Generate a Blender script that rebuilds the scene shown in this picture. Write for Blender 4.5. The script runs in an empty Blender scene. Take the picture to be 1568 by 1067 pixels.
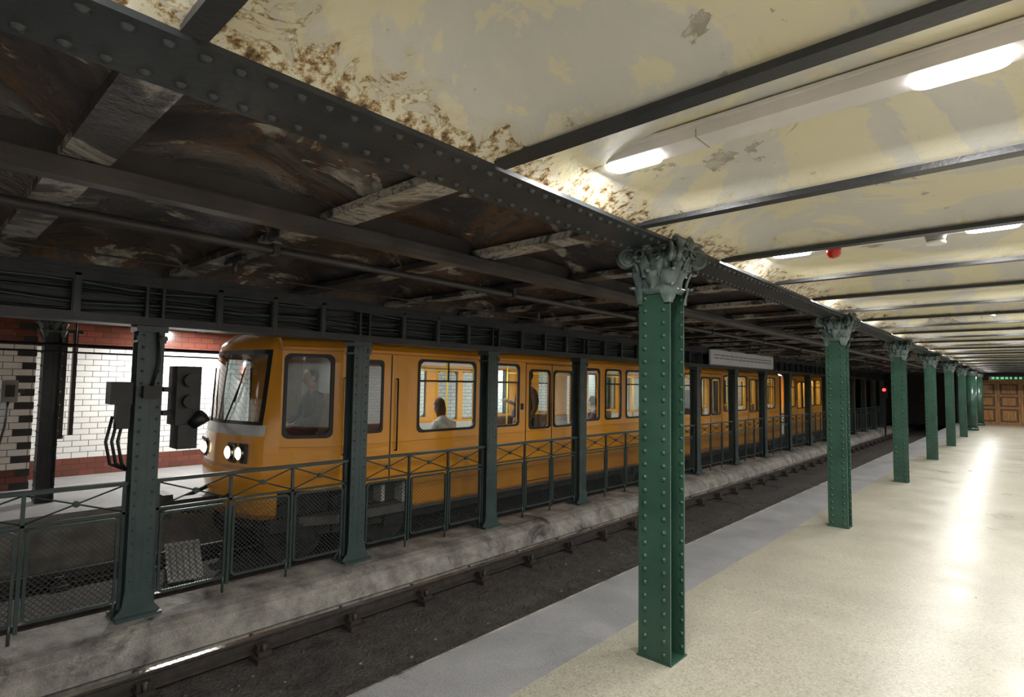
import bpy, math, random, bmesh
from mathutils import Vector, Matrix
random.seed(7)
sin,cos,pi=math.sin,math.cos,math.pi
C=bpy.context.scene.collection
# ---------------------------------------------------------------- materials
def newmat(name):
    m=bpy.data.materials.new(name); m.use_nodes=True
    nt=m.node_tree
    b=nt.nodes.get('Principled BSDF')
    return m,nt,b
def N(nt,t,**kw):
    n=nt.nodes.new(t)
    for k,v in kw.items():
        setattr(n,k,v)
    return n
def noise(nt,pos,scale,detail=4,rough=.55,dist=0):
    n=N(nt,'ShaderNodeTexNoise'); n.inputs['Scale'].default_value=scale
    n.inputs['Detail'].default_value=detail; n.inputs['Roughness'].default_value=rough
    n.inputs['Distortion'].default_value=dist
    nt.links.new(pos,n.inputs['Vector']); return n.outputs['Fac']
def ramp(nt,fac,stops):
    r=N(nt,'ShaderNodeValToRGB')
    el=r.color_ramp.elements
    while len(el)>1: el.remove(el[-1])
    el[0].position=stops[0][0]; el[0].color=tuple(stops[0][1])+(1,)
    for p,c in stops[1:]:
        e=el.new(p); e.color=tuple(c)+(1,)
    nt.links.new(fac,r.inputs['Fac']); return r.outputs['Color']
def g(v): return (v,v,v)
def mix(nt,fac,a,b,mode='MIX'):
    m=N(nt,'ShaderNodeMix'); m.data_type='RGBA'; m.blend_type=mode
    def put(s,v):
        if isinstance(v,(tuple,list)): s.default_value=tuple(v)+(1,) if len(v)==3 else v
        else: nt.links.new(v,s)
    if isinstance(fac,(int,float)): m.inputs[0].default_value=fac
    else: nt.links.new(fac,m.inputs[0])
    put(m.inputs[6],a); put(m.inputs[7],b); return m.outputs[2]
def mth(nt,op,a,b=None):
    m=N(nt,'ShaderNodeMath',operation=op)
    for i,v in enumerate((a,b)):
        if v is None: continue
        if isinstance(v,(int,float)): m.inputs[i].default_value=v
        else: nt.links.new(v,m.inputs[i])
    return m.outputs[0]
def bump(nt,b,h,strength=.3,dist=.01):
    n=N(nt,'ShaderNodeBump'); n.inputs['Strength'].default_value=strength; n.inputs['Distance'].default_value=dist
    nt.links.new(h,n.inputs['Height']); nt.links.new(n.outputs[0],b.inputs['Normal'])
def position(nt): return N(nt,'ShaderNodeNewGeometry').outputs['Position']
def pm(name,c1,c2=None,scale=6,rough=.5,metal=0,bmp=0,bscale=40,lo=.4,hi=.65,coat=0):
    m,nt,b=newmat(name); p=position(nt)
    b.inputs['Roughness'].default_value=rough; b.inputs['Metallic'].default_value=metal
    if c2 is None: c2=tuple(x*.85 for x in c1)
    f=noise(nt,p,scale)
    col=ramp(nt,f,[(lo,c1),(hi,c2)])
    nt.links.new(col,b.inputs['Base Color'])
    if bmp: bump(nt,b,noise(nt,p,bscale),bmp,.004)
    if coat: b.inputs['Coat Weight'].default_value=coat
    return m
def emis(name,c,s):
    m,nt,b=newmat(name)
    b.inputs['Base Color'].default_value=tuple(c)+(1,)
    b.inputs['Emission Color'].default_value=tuple(c)+(1,); b.inputs['Emission Strength'].default_value=s
    return m
def glassmat(name,tint=(.85,.9,.9),refl=.12):
    m,nt,b=newmat(name); nt.nodes.remove(b)
    out=[n for n in nt.nodes if n.type=='OUTPUT_MATERIAL'][0]
    t=N(nt,'ShaderNodeBsdfTransparent'); t.inputs[0].default_value=tint+(1,)
    gl=N(nt,'ShaderNodeBsdfGlossy'); gl.inputs['Roughness'].default_value=.03
    lw=N(nt,'ShaderNodeLayerWeight'); lw.inputs[0].default_value=.2
    f=mth(nt,'ADD',mth(nt,'MULTIPLY',lw.outputs['Fresnel'],.35),refl*.4)
    mx=N(nt,'ShaderNodeMixShader'); nt.links.new(f,mx.inputs[0]); nt.links.new(t.outputs[0],mx.inputs[1]); nt.links.new(gl.outputs[0],mx.inputs[2])
    nt.links.new(mx.outputs[0],out.inputs[0]); return m
def N_to_f(nt,c):
    n=N(nt,'ShaderNodeRGBToBW'); nt.links.new(c,n.inputs[0]); return n.outputs[0]
ZB=2.475
M={}
def cream():
    m,nt,b=newmat('cream_plaster'); p=position(nt)
    big=noise(nt,p,.8,7,.62,.9)
    base=ramp(nt,big,[(.40,(.75,.69,.48)),(.475,(.72,.67,.50)),(.485,(.64,.62,.56)),(.56,(.60,.59,.56)),(.57,(.70,.66,.52)),(.7,(.73,.68,.51))])
    sp=noise(nt,p,2.0,9,.66,.5)
    inner=ramp(nt,sp,[(.612,g(0)),(.618,g(1))]); rim=ramp(nt,sp,[(.60,g(0)),(.61,g(1))])
    under=ramp(nt,noise(nt,p,18,4),[(.4,(.36,.33,.28)),(.6,(.55,.52,.45))])
    c=mix(nt,rim,base,(.50,.45,.33)); c=mix(nt,inner,c,under)
    z=N(nt,'ShaderNodeSeparateXYZ'); nt.links.new(p,z.inputs[0])
    low=mth(nt,'MULTIPLY',mth(nt,'SUBTRACT',ZB+.085,z.outputs['Z']),1.6)
    # decay is worst along the girder edge
    near=mth(nt,'MAXIMUM',mth(nt,'MULTIPLY',mth(nt,'SUBTRACT',-1.18,z.outputs['X']),.62),0)
    pe=mth(nt,'ADD',mth(nt,'ADD',noise(nt,p,5,9,.70,.8),low),near)
    stain=ramp(nt,pe,[(.58,g(0)),(.70,g(.5))]); c=mix(nt,stain,c,(.60,.50,.30))
    rust=ramp(nt,pe,[(.70,g(0)),(.715,g(1))])
    rc=ramp(nt,noise(nt,p,24,5,.7),[(.34,(.05,.03,.015)),(.42,(.24,.14,.06)),(.48,(.52,.40,.22)),(.54,(.72,.68,.55))])
    c=mix(nt,rust,c,rc)
    drip=ramp(nt,noise(nt,p,7,7,.72,1.6),[(.69,g(0)),(.71,g(1))]); c=mix(nt,drip,c,(.32,.26,.17))
    nt.links.new(c,b.inputs['Base Color']); b.inputs['Roughness'].default_value=.40
    h=mth(nt,'ADD',big,mth(nt,'MULTIPLY',N_to_f(nt,inner),-.25))
    h=mth(nt,'ADD',h,mth(nt,'MULTIPLY',N_to_f(nt,rust),-.3))
    h=mth(nt,'ADD',h,mth(nt,'MULTIPLY',noise(nt,p,10,7,.62),.35))
    bump(nt,b,h,.6,.022); return m
M['cream']=cream()
def darkceil():
    m,nt,b=newmat('sooty_brown_paint'); p=position(nt)
    a=noise(nt,p,1.25,6,.6,1.0)
    base=ramp(nt,a,[(.36,(.032,.029,.033)),(.46,(.065,.055,.057)),(.52,(.085,.066,.060)),(.57,(.13,.08,.052)),(.60,(.07,.055,.05)),(.68,(.14,.125,.115))])
    s=noise(nt,p,2.4,7,.62,.8)
    rim=ramp(nt,s,[(.58,g(0)),(.595,g(1))]); sp=ramp(nt,s,[(.60,g(0)),(.61,g(1))])
    c=mix(nt,rim,base,(.15,.08,.04)); c=mix(nt,sp,c,ramp(nt,noise(nt,p,12,4),[(.4,(.17,.155,.14)),(.6,(.42,.39,.34))]))
    nt.links.new(c,b.inputs['Base Color'])
    r=ramp(nt,a,[(.4,g(.38)),(.6,g(.16))]); nt.links.new(r,b.inputs['Roughness'])
    h=mth(nt,'ADD',a,mth(nt,'MULTIPLY',noise(nt,p,5,5),.5)); h=mth(nt,'ADD',h,mth(nt,'MULTIPLY',noise(nt,p,24,4),.2))
    bump(nt,b,h,.8,.035); return m
M['darkceil']=darkceil()
def flangemat():
    m,nt,b=newmat('worn_grey_flange_paint'); p=position(nt)
    a=noise(nt,p,1.2,8,.68,.9)
    c=ramp(nt,a,[(.45,(.04,.037,.038)),(.50,(.085,.075,.07)),(.525,(.24,.22,.20)),(.57,(.40,.38,.34)),(.585,(.13,.07,.04)),(.605,(.42,.40,.36)),(.66,(.10,.09,.08))])
    nt.links.new(c,b.inputs['Base Color']); b.inputs['Roughness'].default_value=.26
    bump(nt,b,mth(nt,'ADD',a,mth(nt,'MULTIPLY',noise(nt,p,14,5),.4)),.7,.03); return m
M['flange']=flangemat()
M['beam']=pm('black_steel_paint',(.022,.024,.028),(.038,.038,.042),5,.38,0,.35,60)
M['lbeam']=pm('dusty_brown_steel_paint',(.04,.035,.036),(.07,.06,.056),3,.4,0,.35,60)
M['girder']=pm('dark_girder_paint',(.028,.033,.038),(.045,.050,.056),4,.36,0,.3,50)
M['green']=pm('green_column_paint',(.020,.054,.036),(.030,.074,.049),3,.28,0,.3,35)
M['verd']=pm('capital_green_grey_paint',(.10,.13,.122),(.045,.068,.062),14,.3,0,.3,60)
M['post']=pm('grey_green_post_paint',(.040,.064,.062),(.058,.084,.08),5,.36,0,.3,45)
M['fence']=pm('fence_paint',(.028,.046,.043),(.042,.062,.058),6,.4)
M['black']=pm('black_rubber',(.012,.012,.013),(.02,.02,.02),8,.45)
M['under']=pm('dirty_underframe',(.018,.017,.016),(.040,.034,.030),9,.55,0,.4,40)
M['orange']=pm('orange_body_paint',(.92,.40,.040),(.88,.375,.036),1.2,.25,0,0,40,.35,.7,.4)
M['orange_dirty']=pm('orange_skirt_paint',(.55,.21,.03),(.40,.15,.02),3,.4)
M['silver']=pm('pale_front_panel',(.72,.73,.74),(.6,.6,.6),4,.3)
M['inside']=pm('train_lining_cream',(.74,.73,.70),(.68,.67,.63),2,.4)
M['seat']=pm('seat_vinyl',(.10,.06,.04),(.14,.08,.05),6,.45)
M['yellow']=pm('yellow_grab_rail',(.75,.5,.05),(.7,.45,.05),6,.3)
M['train_floor']=pm('train_floor_lino',(.16,.15,.14),(.12,.11,.1),6,.5)
M['steel']=pm('polished_rail_steel',(.55,.53,.5),(.38,.35,.32),9,.25,1)
M['rust']=pm('rusty_rail',(.030,.026,.024),(.055,.042,.033),12,.55,0,.5,60)
M['white']=pm('white_enamel',(.80,.79,.78),(.72,.71,.70),3,.35)
M['trunk']=pm('fixture_trunk_paint',(.80,.76,.76),(.68,.65,.64),4,.32)
M['grey_plastic']=pm('grey_plastic',(.3,.3,.3),(.25,.25,.25),5,.4)
M['red']=pm('red_beacon',(.45,.02,.015),(.35,.02,.015),5,.25)
M['signwhite']=pm('sign_white',(.82,.81,.88),(.78,.77,.84),2,.4)
M['signtext']=pm('sign_text_grey',(.22,.22,.3),(.3,.3,.38),30,.5)
M['glass']=glassmat('window_glass')
M['glassd']=glassmat('windscreen_glass',(.6,.65,.65),.6)
M['lens']=emis('lamp_lens',(1,.985,.96),9)
M['head']=emis('headlight_lens',(1,.86,.58),7)
M['redlamp']=emis('red_signal_lamp',(1,.03,.03),6)
M['exit']=emis('exit_sign_glow',(.12,.6,.2),.5)
M['panel_light']=emis('train_lamp_diffuser',(1,.98,.94),4)
def concrete(name,a,c,sc=3,dark=(.06,.05,.045),rough=.7,th=.6,bs=.4,bd=.01):
    m,nt,b=newmat(name); p=position(nt)
    base=ramp(nt,noise(nt,p,sc,6,.65),[(.35,a),(.65,c)])
    st=ramp(nt,noise(nt,p,1.7,6,.7,.5),[(th,g(0)),(th+.12,g(1))])
    col=mix(nt,st,base,dark)
    fine=ramp(nt,noise(nt,p,90,3),[(.35,g(.75)),(.65,g(1.12))])
    nt.links.new(mix(nt,.9,col,fine,'MULTIPLY'),b.inputs['Base Color']); b.inputs['Roughness'].default_value=rough
    bump(nt,b,mth(nt,'ADD',noise(nt,p,30,5),mth(nt,'MULTIPLY',noise(nt,p,8,4),.8)),bs,bd); return m
M['kerb']=concrete('stained_kerb_concrete',(.16,.145,.13),(.38,.355,.315),4,(.05,.043,.037),.7,.55)
M['bed']=concrete('dirty_track_bed',(.046,.040,.037),(.088,.076,.067),6,(.03,.028,.026),.85,.55,.9,.04)
M['edge']=concrete('grey_edge_paving',(.20,.20,.20),(.26,.255,.26),2,(.15,.145,.145),.55,.62)
def terrazzo():
    m,nt,b=newmat('beige_terrazzo'); p=position(nt)
    v=N(nt,'ShaderNodeTexVoronoi'); v.inputs['Scale'].default_value=110; nt.links.new(p,v.inputs['Vector'])
    sp=N(nt,'ShaderNodeSeparateColor'); nt.links.new(v.outputs['Color'],sp.inputs[0])
    chips=ramp(nt,sp.outputs[0],[(0,(.24,.22,.17)),(.15,(.29,.27,.21)),(.35,(.335,.312,.245)),(.8,(.365,.342,.27)),(1,(.42,.40,.33))])
    big=ramp(nt,noise(nt,p,.9,5,.6),[(.3,g(.82)),(.7,g(1.06))])
    c=mix(nt,1,chips,big,'MULTIPLY')
    nt.links.new(c,b.inputs['Base Color'])
    r=ramp(nt,noise(nt,p,2,5),[(.3,g(.27)),(.7,g(.38))]); nt.links.new(r,b.inputs['Roughness'])
    return m
M['terrazzo']=terrazzo()
def tile(name,ax='Y'):
    m,nt,b=newmat(name); p=position(nt)
    s=N(nt,'ShaderNodeSeparateXYZ'); nt.links.new(p,s.inputs[0])
    cb=N(nt,'ShaderNodeCombineXYZ'); nt.links.new(s.outputs[ax],cb.inputs[0]); nt.links.new(s.outputs['Z'],cb.inputs[1])
    def br(c1,c2,mo):
        t=N(nt,'ShaderNodeTexBrick'); t.inputs['Scale'].default_value=1; t.inputs['Brick Width'].default_value=.22
        t.inputs['Row Height'].default_value=.095; t.inputs['Mortar Size'].default_value=.005
        t.inputs['Color1'].default_value=c1+(1,); t.inputs['Color2'].default_value=c2+(1,); t.inputs['Mortar'].default_value=mo+(1,)
        nt.links.new(cb.outputs[0],t.inputs['Vector']); return t
    w=br((.82,.83,.81),(.74,.76,.74),(.14,.14,.14)); r=br((.20,.06,.04),(.13,.045,.03),(.05,.04,.04))
    lo=mth(nt,'LESS_THAN',s.outputs['Z'],.285); hi=mth(nt,'GREATER_THAN',s.outputs['Z'],2.09)
    f=mth(nt,'MAXIMUM',lo,hi)
    c=mix(nt,f,w.outputs[0],r.outputs[0]); nt.links.new(c,b.inputs['Base Color'])
    b.inputs['Roughness'].default_value=.2
    bump(nt,b,mth(nt,'SUBTRACT',1,w.outputs['Fac']),.5,.004); return m
M['tile']=tile('white_brick_tile'); M['tileX']=tile('white_brick_tile_end','X')
def meshmat():
    m,nt,b=newmat('diamond_wire_mesh'); p=position(nt)
    s=N(nt,'ShaderNodeSeparateXYZ'); nt.links.new(p,s.inputs[0])
    k=24
    a=mth(nt,'FRACT',mth(nt,'MULTIPLY',mth(nt,'ADD',s.outputs['Y'],s.outputs['Z']),k))
    c=mth(nt,'FRACT',mth(nt,'MULTIPLY',mth(nt,'ADD',mth(nt,'SUBTRACT',s.outputs['Y'],s.outputs['Z']),50),k))
    f=mth(nt,'MAXIMUM',mth(nt,'LESS_THAN',a,.18),mth(nt,'LESS_THAN',c,.18))
    b.inputs['Base Color'].default_value=(.03,.036,.034,1); b.inputs['Roughness'].default_value=.45
    nt.links.new(f,b.inputs['Alpha']); return m
M['mesh']=meshmat()
def wood(name,k=1):
    m,nt,b=newmat(name); p=position(nt)
    mp=N(nt,'ShaderNodeMapping'); mp.inputs['Scale'].default_value=(14,14,1.2); nt.links.new(p,mp.inputs[0])
    c=ramp(nt,noise(nt,mp.outputs[0],1.5,5,.6,.6),[(.35,(.20*k,.085*k,.02*k)),(.65,(.42*k,.20*k,.06*k))])
    nt.links.new(c,b.inputs['Base Color']); b.inputs['Roughness'].default_value=.35; return m
M['wood']=wood('varnished_wood'); M['wood_shade']=wood('recess_shade_wood',.3)  # second one: same wood with recess shade put into its colour
M['paper']=pm('pale_metal_plate',(.7,.7,.68),(.5,.5,.49),10,.5)
M['litter']=pm('grey_litter',(.2,.19,.18),(.12,.11,.1),10,.7)
M['skin']=pm('skin',(.56,.33,.24),(.50,.28,.2),8,.5)
def cloth(n,c): return pm(n,c,tuple(x*.7 for x in c),12,.85,0,.3,80)
# ---------------------------------------------------------------- mesh builder
class MB:
    def __init__(s): s.v=[];s.f=[];s.m=[];s.sm=[];s.mats=[]
    def mi(s,k):
        mt=M[k] if isinstance(k,str) else k
        if mt not in s.mats: s.mats.append(mt)
        return s.mats.index(mt)
    def face(s,idx,mt,smooth=False): s.f.append(idx); s.m.append(s.mi(mt)); s.sm.append(smooth)
    def add(s,pts): i=len(s.v); s.v.extend([tuple(p) for p in pts]); return i
    def quad(s,a,b,c,d,mt): i=s.add([a,b,c,d]); s.face([i,i+1,i+2,i+3],mt)
    def box(s,x0,x1,y0,y1,z0,z1,mt,rot=None,piv=None):
        P=[Vector((x,y,z)) for z in(z0,z1) for y in(y0,y1) for x in(x0,x1)]
        if rot is not None:
            c=Vector(piv) if piv else Vector(((x0+x1)/2,(y0+y1)/2,(z0+z1)/2)); P=[rot@(p-c)+c for p in P]
        i=s.add(P)
        for q in([0,2,3,1],[4,5,7,6],[0,1,5,4],[2,6,7,3],[0,4,6,2],[1,3,7,5]): s.face([i+k for k in q],mt)
    def lbox(s,x0,x1,y0,y1,z0,z1,mt,br=3.55):
        if y0<br<y1: s.box(x0,x1,y0,br,z0,z1,mt); s.box(x0,x1,br,y1,z0,z1,mt)
        else: s.box(x0,x1,y0,y1,z0,z1,mt)
    def cyl(s,p0,p1,r,mt,n=12,r2=None,cap=True):
        p0=Vector(p0);p1=Vector(p1); r2=r if r2 is None else r2
        d=(p1-p0).normalized(); a=Vector((0,0,1)) if abs(d.z)<.9 else Vector((1,0,0))
        u=d.cross(a).normalized(); w=d.cross(u)
        i=s.add([p0+(u*cos(2*pi*k/n)+w*sin(2*pi*k/n))*r for k in range(n)]+[p1+(u*cos(2*pi*k/n)+w*sin(2*pi*k/n))*r2 for k in range(n)])
        for k in range(n): s.face([i+k,i+(k+1)%n,i+n+(k+1)%n,i+n+k],mt,True)
        if cap: s.face([i+k for k in range(n)][::-1],mt); s.face([i+n+k for k in range(n)],mt)
    def tube(s,path,r,mt,n=6):
        path=[Vector(p) for p in path]; m=len(path); up=None
        for j,p in enumerate(path):
            d=(path[min(j+1,m-1)]-path[max(j-1,0)]).normalized()
            if up is None:
                a=Vector((0,0,1)) if abs(d.z)<.9 else Vector((1,0,0)); up=d.cross(a).normalized()
            up=(up-d*up.dot(d)).normalized(); w=d.cross(up); rr=r[j] if isinstance(r,list) else r
            i=s.add([p+(up*cos(2*pi*k/n)+w*sin(2*pi*k/n))*rr for k in range(n)])
            if j:
                for k in range(n): s.face([i-n+k,i-n+(k+1)%n,i+(k+1)%n,i+k],mt,True)
            else: s.face([i+k for k in range(n)],mt)
        s.face([i+k for k in range(n)],mt)
    def dome(s,c,nrm,r,mt,n=7,h=.7):
        c=Vector(c);d=Vector(nrm).normalized(); a=Vector((0,0,1)) if abs(d.z)<.9 else Vector((1,0,0))
        u=d.cross(a).normalized(); w=d.cross(u)
        P=[]
        for rr,hh in((1,0),(.72,.65)): P+=[c+(u*cos(2*pi*k/n)+w*sin(2*pi*k/n))*r*rr+d*r*h*hh for k in range(n)]
        P.append(c+d*r*h); i=s.add(P)
        for k in range(n):
            s.face([i+k,i+(k+1)%n,i+n+(k+1)%n,i+n+k],mt,True); s.face([i+n+k,i+n+(k+1)%n,i+2*n],mt,True)
    def grid(s,fn,nu,nv,mt,smooth=True):
        i=s.add([fn(a/nu,b/nv) for b in range(nv+1) for a in range(nu+1)])
        for b in range(nv):
            for a in range(nu):
                q=i+b*(nu+1)+a; s.face([q,q+1,q+nu+2,q+nu+1],mt(a,b) if callable(mt) else mt,smooth)
    def sphere(s,c,r,mt,nu=14,nv=10,fn=None):
        c=Vector(c); rx,ry,rz=r if isinstance(r,(tuple,list)) else (r,r,r)
        def f(u,v):
            th=u*2*pi; ph=v*pi
            d=Vector((sin(ph)*cos(th),sin(ph)*sin(th),cos(ph)))
            k=fn(d) if fn else 1
            return c+Vector((d.x*rx,d.y*ry,d.z*rz))*k
        s.grid(f,nu,nv,mt)
    def prism(s,prof,y0,y1,mt,smooth=False):
        n=len(prof); i=s.add([(x,y0,z) for x,z in prof]+[(x,y1,z) for x,z in prof])
        for k in range(n): s.face([i+k,i+(k+1)%n,i+n+(k+1)%n,i+n+k],mt,smooth)
        s.face([i+k for k in range(n)][::-1],mt); s.face([i+n+k for k in range(n)],mt)
    def warp(s,fn): s.v=[fn(*p) for p in s.v]
    def obj(s,name,parent=None,fix=True):
        me=bpy.data.meshes.new(name); me.from_pydata(s.v,[],s.f)
        for mt in s.mats: me.materials.append(mt)
        me.polygons.foreach_set('material_index',s.m); me.polygons.foreach_set('use_smooth',s.sm)
        me.update()
        if fix:
            bm=bmesh.new(); bm.from_mesh(me); bmesh.ops.recalc_face_normals(bm,faces=bm.faces); bm.to_mesh(me); bm.free()
        o=bpy.data.objects.new(name,me); C.objects.link(o)
        if parent: o.parent=parent
        return o
def rrect(a0,a1,b0,b1,r,n=5):
    P=[]
    for cx,cy,s in((a1-r,b1-r,0),(a0+r,b1-r,1),(a0+r,b0+r,2),(a1-r,b0+r,3)):
        for k in range(n+1):
            t=(s+k/n)*pi/2; P.append((cx+cos(t)*r,cy+sin(t)*r))
    return P
def ringX(mb,x,y0,y1,z0,z1,wid,r,mt,th=.012,rin=None):
    o=rrect(y0-wid,y1+wid,z0-wid,z1+wid,r); rin=r if rin is None else rin
    q=rrect(y0+.012,y1-.012,z0+.012,z1-.012,rin); n=len(o)
    for xs in(x-th,x+th):
        i=mb.add([(xs,a,b) for a,b in o]+[(xs,a,b) for a,b in q])
        for k in range(n): mb.face([i+k,i+(k+1)%n,i+n+(k+1)%n,i+n+k],mt)
    for P in(o,q):
        i=mb.add([(x-th,a,b) for a,b in P]+[(x+th,a,b) for a,b in P])
        for k in range(n): mb.face([i+k,i+(k+1)%n,i+n+(k+1)%n,i+n+k],mt)
# ---------------------------------------------------------------- layout constants
EYE=1.62; XC=-1.67; EDGE=-2.62; XP=-5.5; FEDGE=-8.45; FXC=-9.4; FW=-11.5
Y0=-3.0; Y1=36.0; BED=-.66; RW=3.2; KT=-.33
beamY=[.45+1.1*k for k in range(-3,33)]
colY=[3.2+4.4*k for k in range(-1,8)]
postY=[-2.8,-.70,1.43,3.46,5.54,7.68,9.9,12.12,14.33,16.5,18.75]+[18.75+2.2*k for k in range(1,8)]
# ---------------------------------------------------------------- floors
mb=MB(); mb.box(-2.03,RW,Y0,Y1,-.15,0,'terrazzo'); mb.obj('floor')
mb=MB(); mb.box(EDGE,-2.03,Y0,Y1,-.12,0,'edge'); mb.box(EDGE+.04,-2.03,Y0,Y1,BED,-.12,'kerb')
mb.box(EDGE-.004,EDGE+.012,Y0,Y1,-.05,.002,'kerb'); mb.obj('platform_edge')
mb=MB(); mb.box(FEDGE-3.2,FEDGE,Y0,Y1,-.12,0,'edge'); mb.box(FEDGE-3.2,FEDGE-.04,Y0,Y1,BED,-.12,'kerb'); mb.obj('floor_far_platform')
mb=MB(); mb.box(FEDGE-.04,EDGE+.04,Y0,Y1+9,BED-.15,BED,'bed'); mb.obj('floor_track_bed')
mb=MB(); mb.prism([(-5.9,BED),(-5.78,KT-.04),(-5.72,KT),(-5.25,KT),(-5.17,KT-.02),(-5.1,KT-.06),(-5.04,KT-.14),(-5.01,-.56),(-5.05,-.58),(-5.05,BED)],Y0,Y1,'kerb',False)
mb.obj('center_kerb')
mb=MB()
for k in range(1300):
    x=random.uniform(-4.55,-3.6); y=random.uniform(-.5,14); r=random.uniform(.006,.022)
    mb.dome((x,y,BED-.002),(random.uniform(-.3,.3),random.uniform(-.3,.3),1),r,'bed' if k%20 else 'litter',5,.8)
mb.obj('track_debris')
def track(xc,name):
    mb=MB()
    for sx in(-.72,.72):
        x=xc+sx
        mb.prism([(x-.06,-.62),(x-.06,-.605),(x-.012,-.59),(x-.012,-.53),(x-.033,-.52),(x-.033,-.503),(x+.033,-.503),(x+.033,-.52),(x+.012,-.53),(x+.012,-.59),(x+.06,-.605),(x+.06,-.62)],Y0,Y1+8,'rust')
        mb.box(x-.025,x+.025,Y0,Y1+8,-.503,-.4995,'steel')
    y=1.3-.84*5
    while y<Y1:
        for sx in(-.72,.72):
            x=xc+sx
            mb.box(x-.19,x+.20,y-.08,y+.08,BED,-.615,'rust')
            mb.box(x-.14,x+.15,y-.055,y+.055,-.615,-.585,'rust')
            for s2 in(-1,1):
                mb.box(x+s2*.075-.03,x+s2*.075+.03,y-.045,y+.045,-.60,-.54,'rust')
                mb.cyl((x+s2*.125,y,-.62),(x+s2*.125,y,-.53),.018,'rust',6)
        y+=.84
    mb.obj(name)
track(-4.05,'railway_track'); track(-7.12,'railway_track')
# ---------------------------------------------------------------- ceilings
def vault(x0,x1,mt,name,cove0=.35,cove1=.35,rise=.13,nx=24,zb=ZB+.02):
    mb=MB(); by=[b for b in beamY]
    for a,b in zip(by[:-1],by[1:]):
        def f(u,v):
            x=x0+(x1-x0)*(.5-.5*cos(pi*u)) ; y=a+(b-a)*v
            arc=(max(0,1-(2*v-1)**2))**.6
            c=1.0
            if cove0: c=min(c,math.sin(min(1,max(0,(x-min(x0,x1))/cove0))*pi/2)**.8)
            if cove1: c=min(c,math.sin(min(1,max(0,(max(x0,x1)-x)/cove1))*pi/2)**.8)
            return (x,y,zb+rise*arc*c)
        mb.grid(f,nx,12,mt)
    return mb.obj(name,fix=False)
vault(-1.52,RW,'cream','ceiling',.5,0,.175,nx=30,zb=ZB+.003)
vault(-5.34,-1.82,'darkceil','ceiling_near_track',.3,.4,.15)
vault(-9.25,-5.66,'darkceil','ceiling_far_track',.3,.3,.15)
vault(FW,-9.25,'cream','ceiling_far_platform',0,.35,.13,nx=10)
mb=MB(); mb.box(FW-.3,RW+.3,Y0,Y1+9,2.78,2.95,'beam'); mb.obj('ceiling_slab')
mb=MB()
for y in beamY:
    mb.box(-1.5,RW,y-.032,y+.032,ZB-.012,ZB+.012,'beam')
    mb.box(-5.33,-1.83,y-.08,y+.08,ZB-.012,ZB+.03,'flange'); mb.box(-5.33,-1.83,y-.01,y+.01,ZB,ZB+.2,'beam')
    mb.box(-9.2,-5.7,y-.08,y+.08,ZB-.012,ZB+.03,'flange')
    mb.box(FW,-9.25,y-.035,y+.035,ZB-.012,ZB+.05,'beam')
mb.obj('ceiling_cross_beams')
def girder(x,name,ye=Y1-.02):
    mb=MB(); w=.152; ya=Y0+.02
    mb.box(x-w,x+w,ya,ye,ZB-.015,ZB+.005,'girder')
    mb.box(x-.03,x+.03,ya,ye,ZB,ZB+.28,'girder')
    for s2 in(-1,1): mb.box(x+s2*.09-.06,x+s2*.09+.06,ya,ye,ZB-.0,ZB+.02,'girder')
    mb.box(x-w,x+w,ya,ye,ZB+.24,ZB+.28,'girder')
    y=ya+.05
    while y<ye-.1:
        mb.dome((x-.1,y,ZB-.015),(0,0,-1),.0195,'girder',8,.8)
        mb.dome((x+.1,y,ZB-.015),(0,0,-1),.0195,'girder',8,.8)
        y+=.088
    mb.obj(name)
girder(XC,'riveted_girder'); girder(FXC,'riveted_girder')
mb=MB(); mb.prism([(-2.84,ZB-.02),(-2.84,ZB-.06),(-2.80,ZB-.085),(-2.72,ZB-.085),(-2.68,ZB-.06),(-2.68,ZB-.02)],Y0+.02,Y1,'lbeam'); mb.box(-2.77,-2.75,Y0+.02,Y1,ZB-.06,ZB+.1,'lbeam'); mb.obj('ceiling_longitudinal_beam')
mb=MB(); mb.cyl((-3.45,Y0,ZB-.05),(-3.45,Y1,ZB-.05),.028,'lbeam',8)
for y in beamY[::2]: mb.box(-3.49,-3.41,y-.02,y+.02,ZB-.08,ZB-.012,'beam')
mb.obj('ceiling_conduit')
for xw in(-4.05,-7.12):
    mb=MB()
    mb.cyl((xw,Y0,ZB-.13),(xw,Y1,ZB-.13),.0065,'rust',6)
    for y in beamY[1::3]:
        mb.cyl((xw,y,ZB-.13),(xw,y,ZB-.012),.02,'beam',8); mb.box(xw-.15,xw+.15,y-.02,y+.02,ZB-.05,ZB-.02,'beam')
    mb.obj('overhead_contact_wire')
mb=MB()
mb.cyl((-9.15,Y0,2.02),(-9.15,Y1-.1,2.02),.022,'black',8); mb.cyl((-9.15,Y0,1.93),(-9.15,Y1-.1,1.93),.012,'black',6)
for y in beamY[::4]: mb.cyl((-9.15,y,1.93),(-9.15,y,ZB),.01,'black',6)
mb.obj('suspended_cable_pipe')
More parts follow.
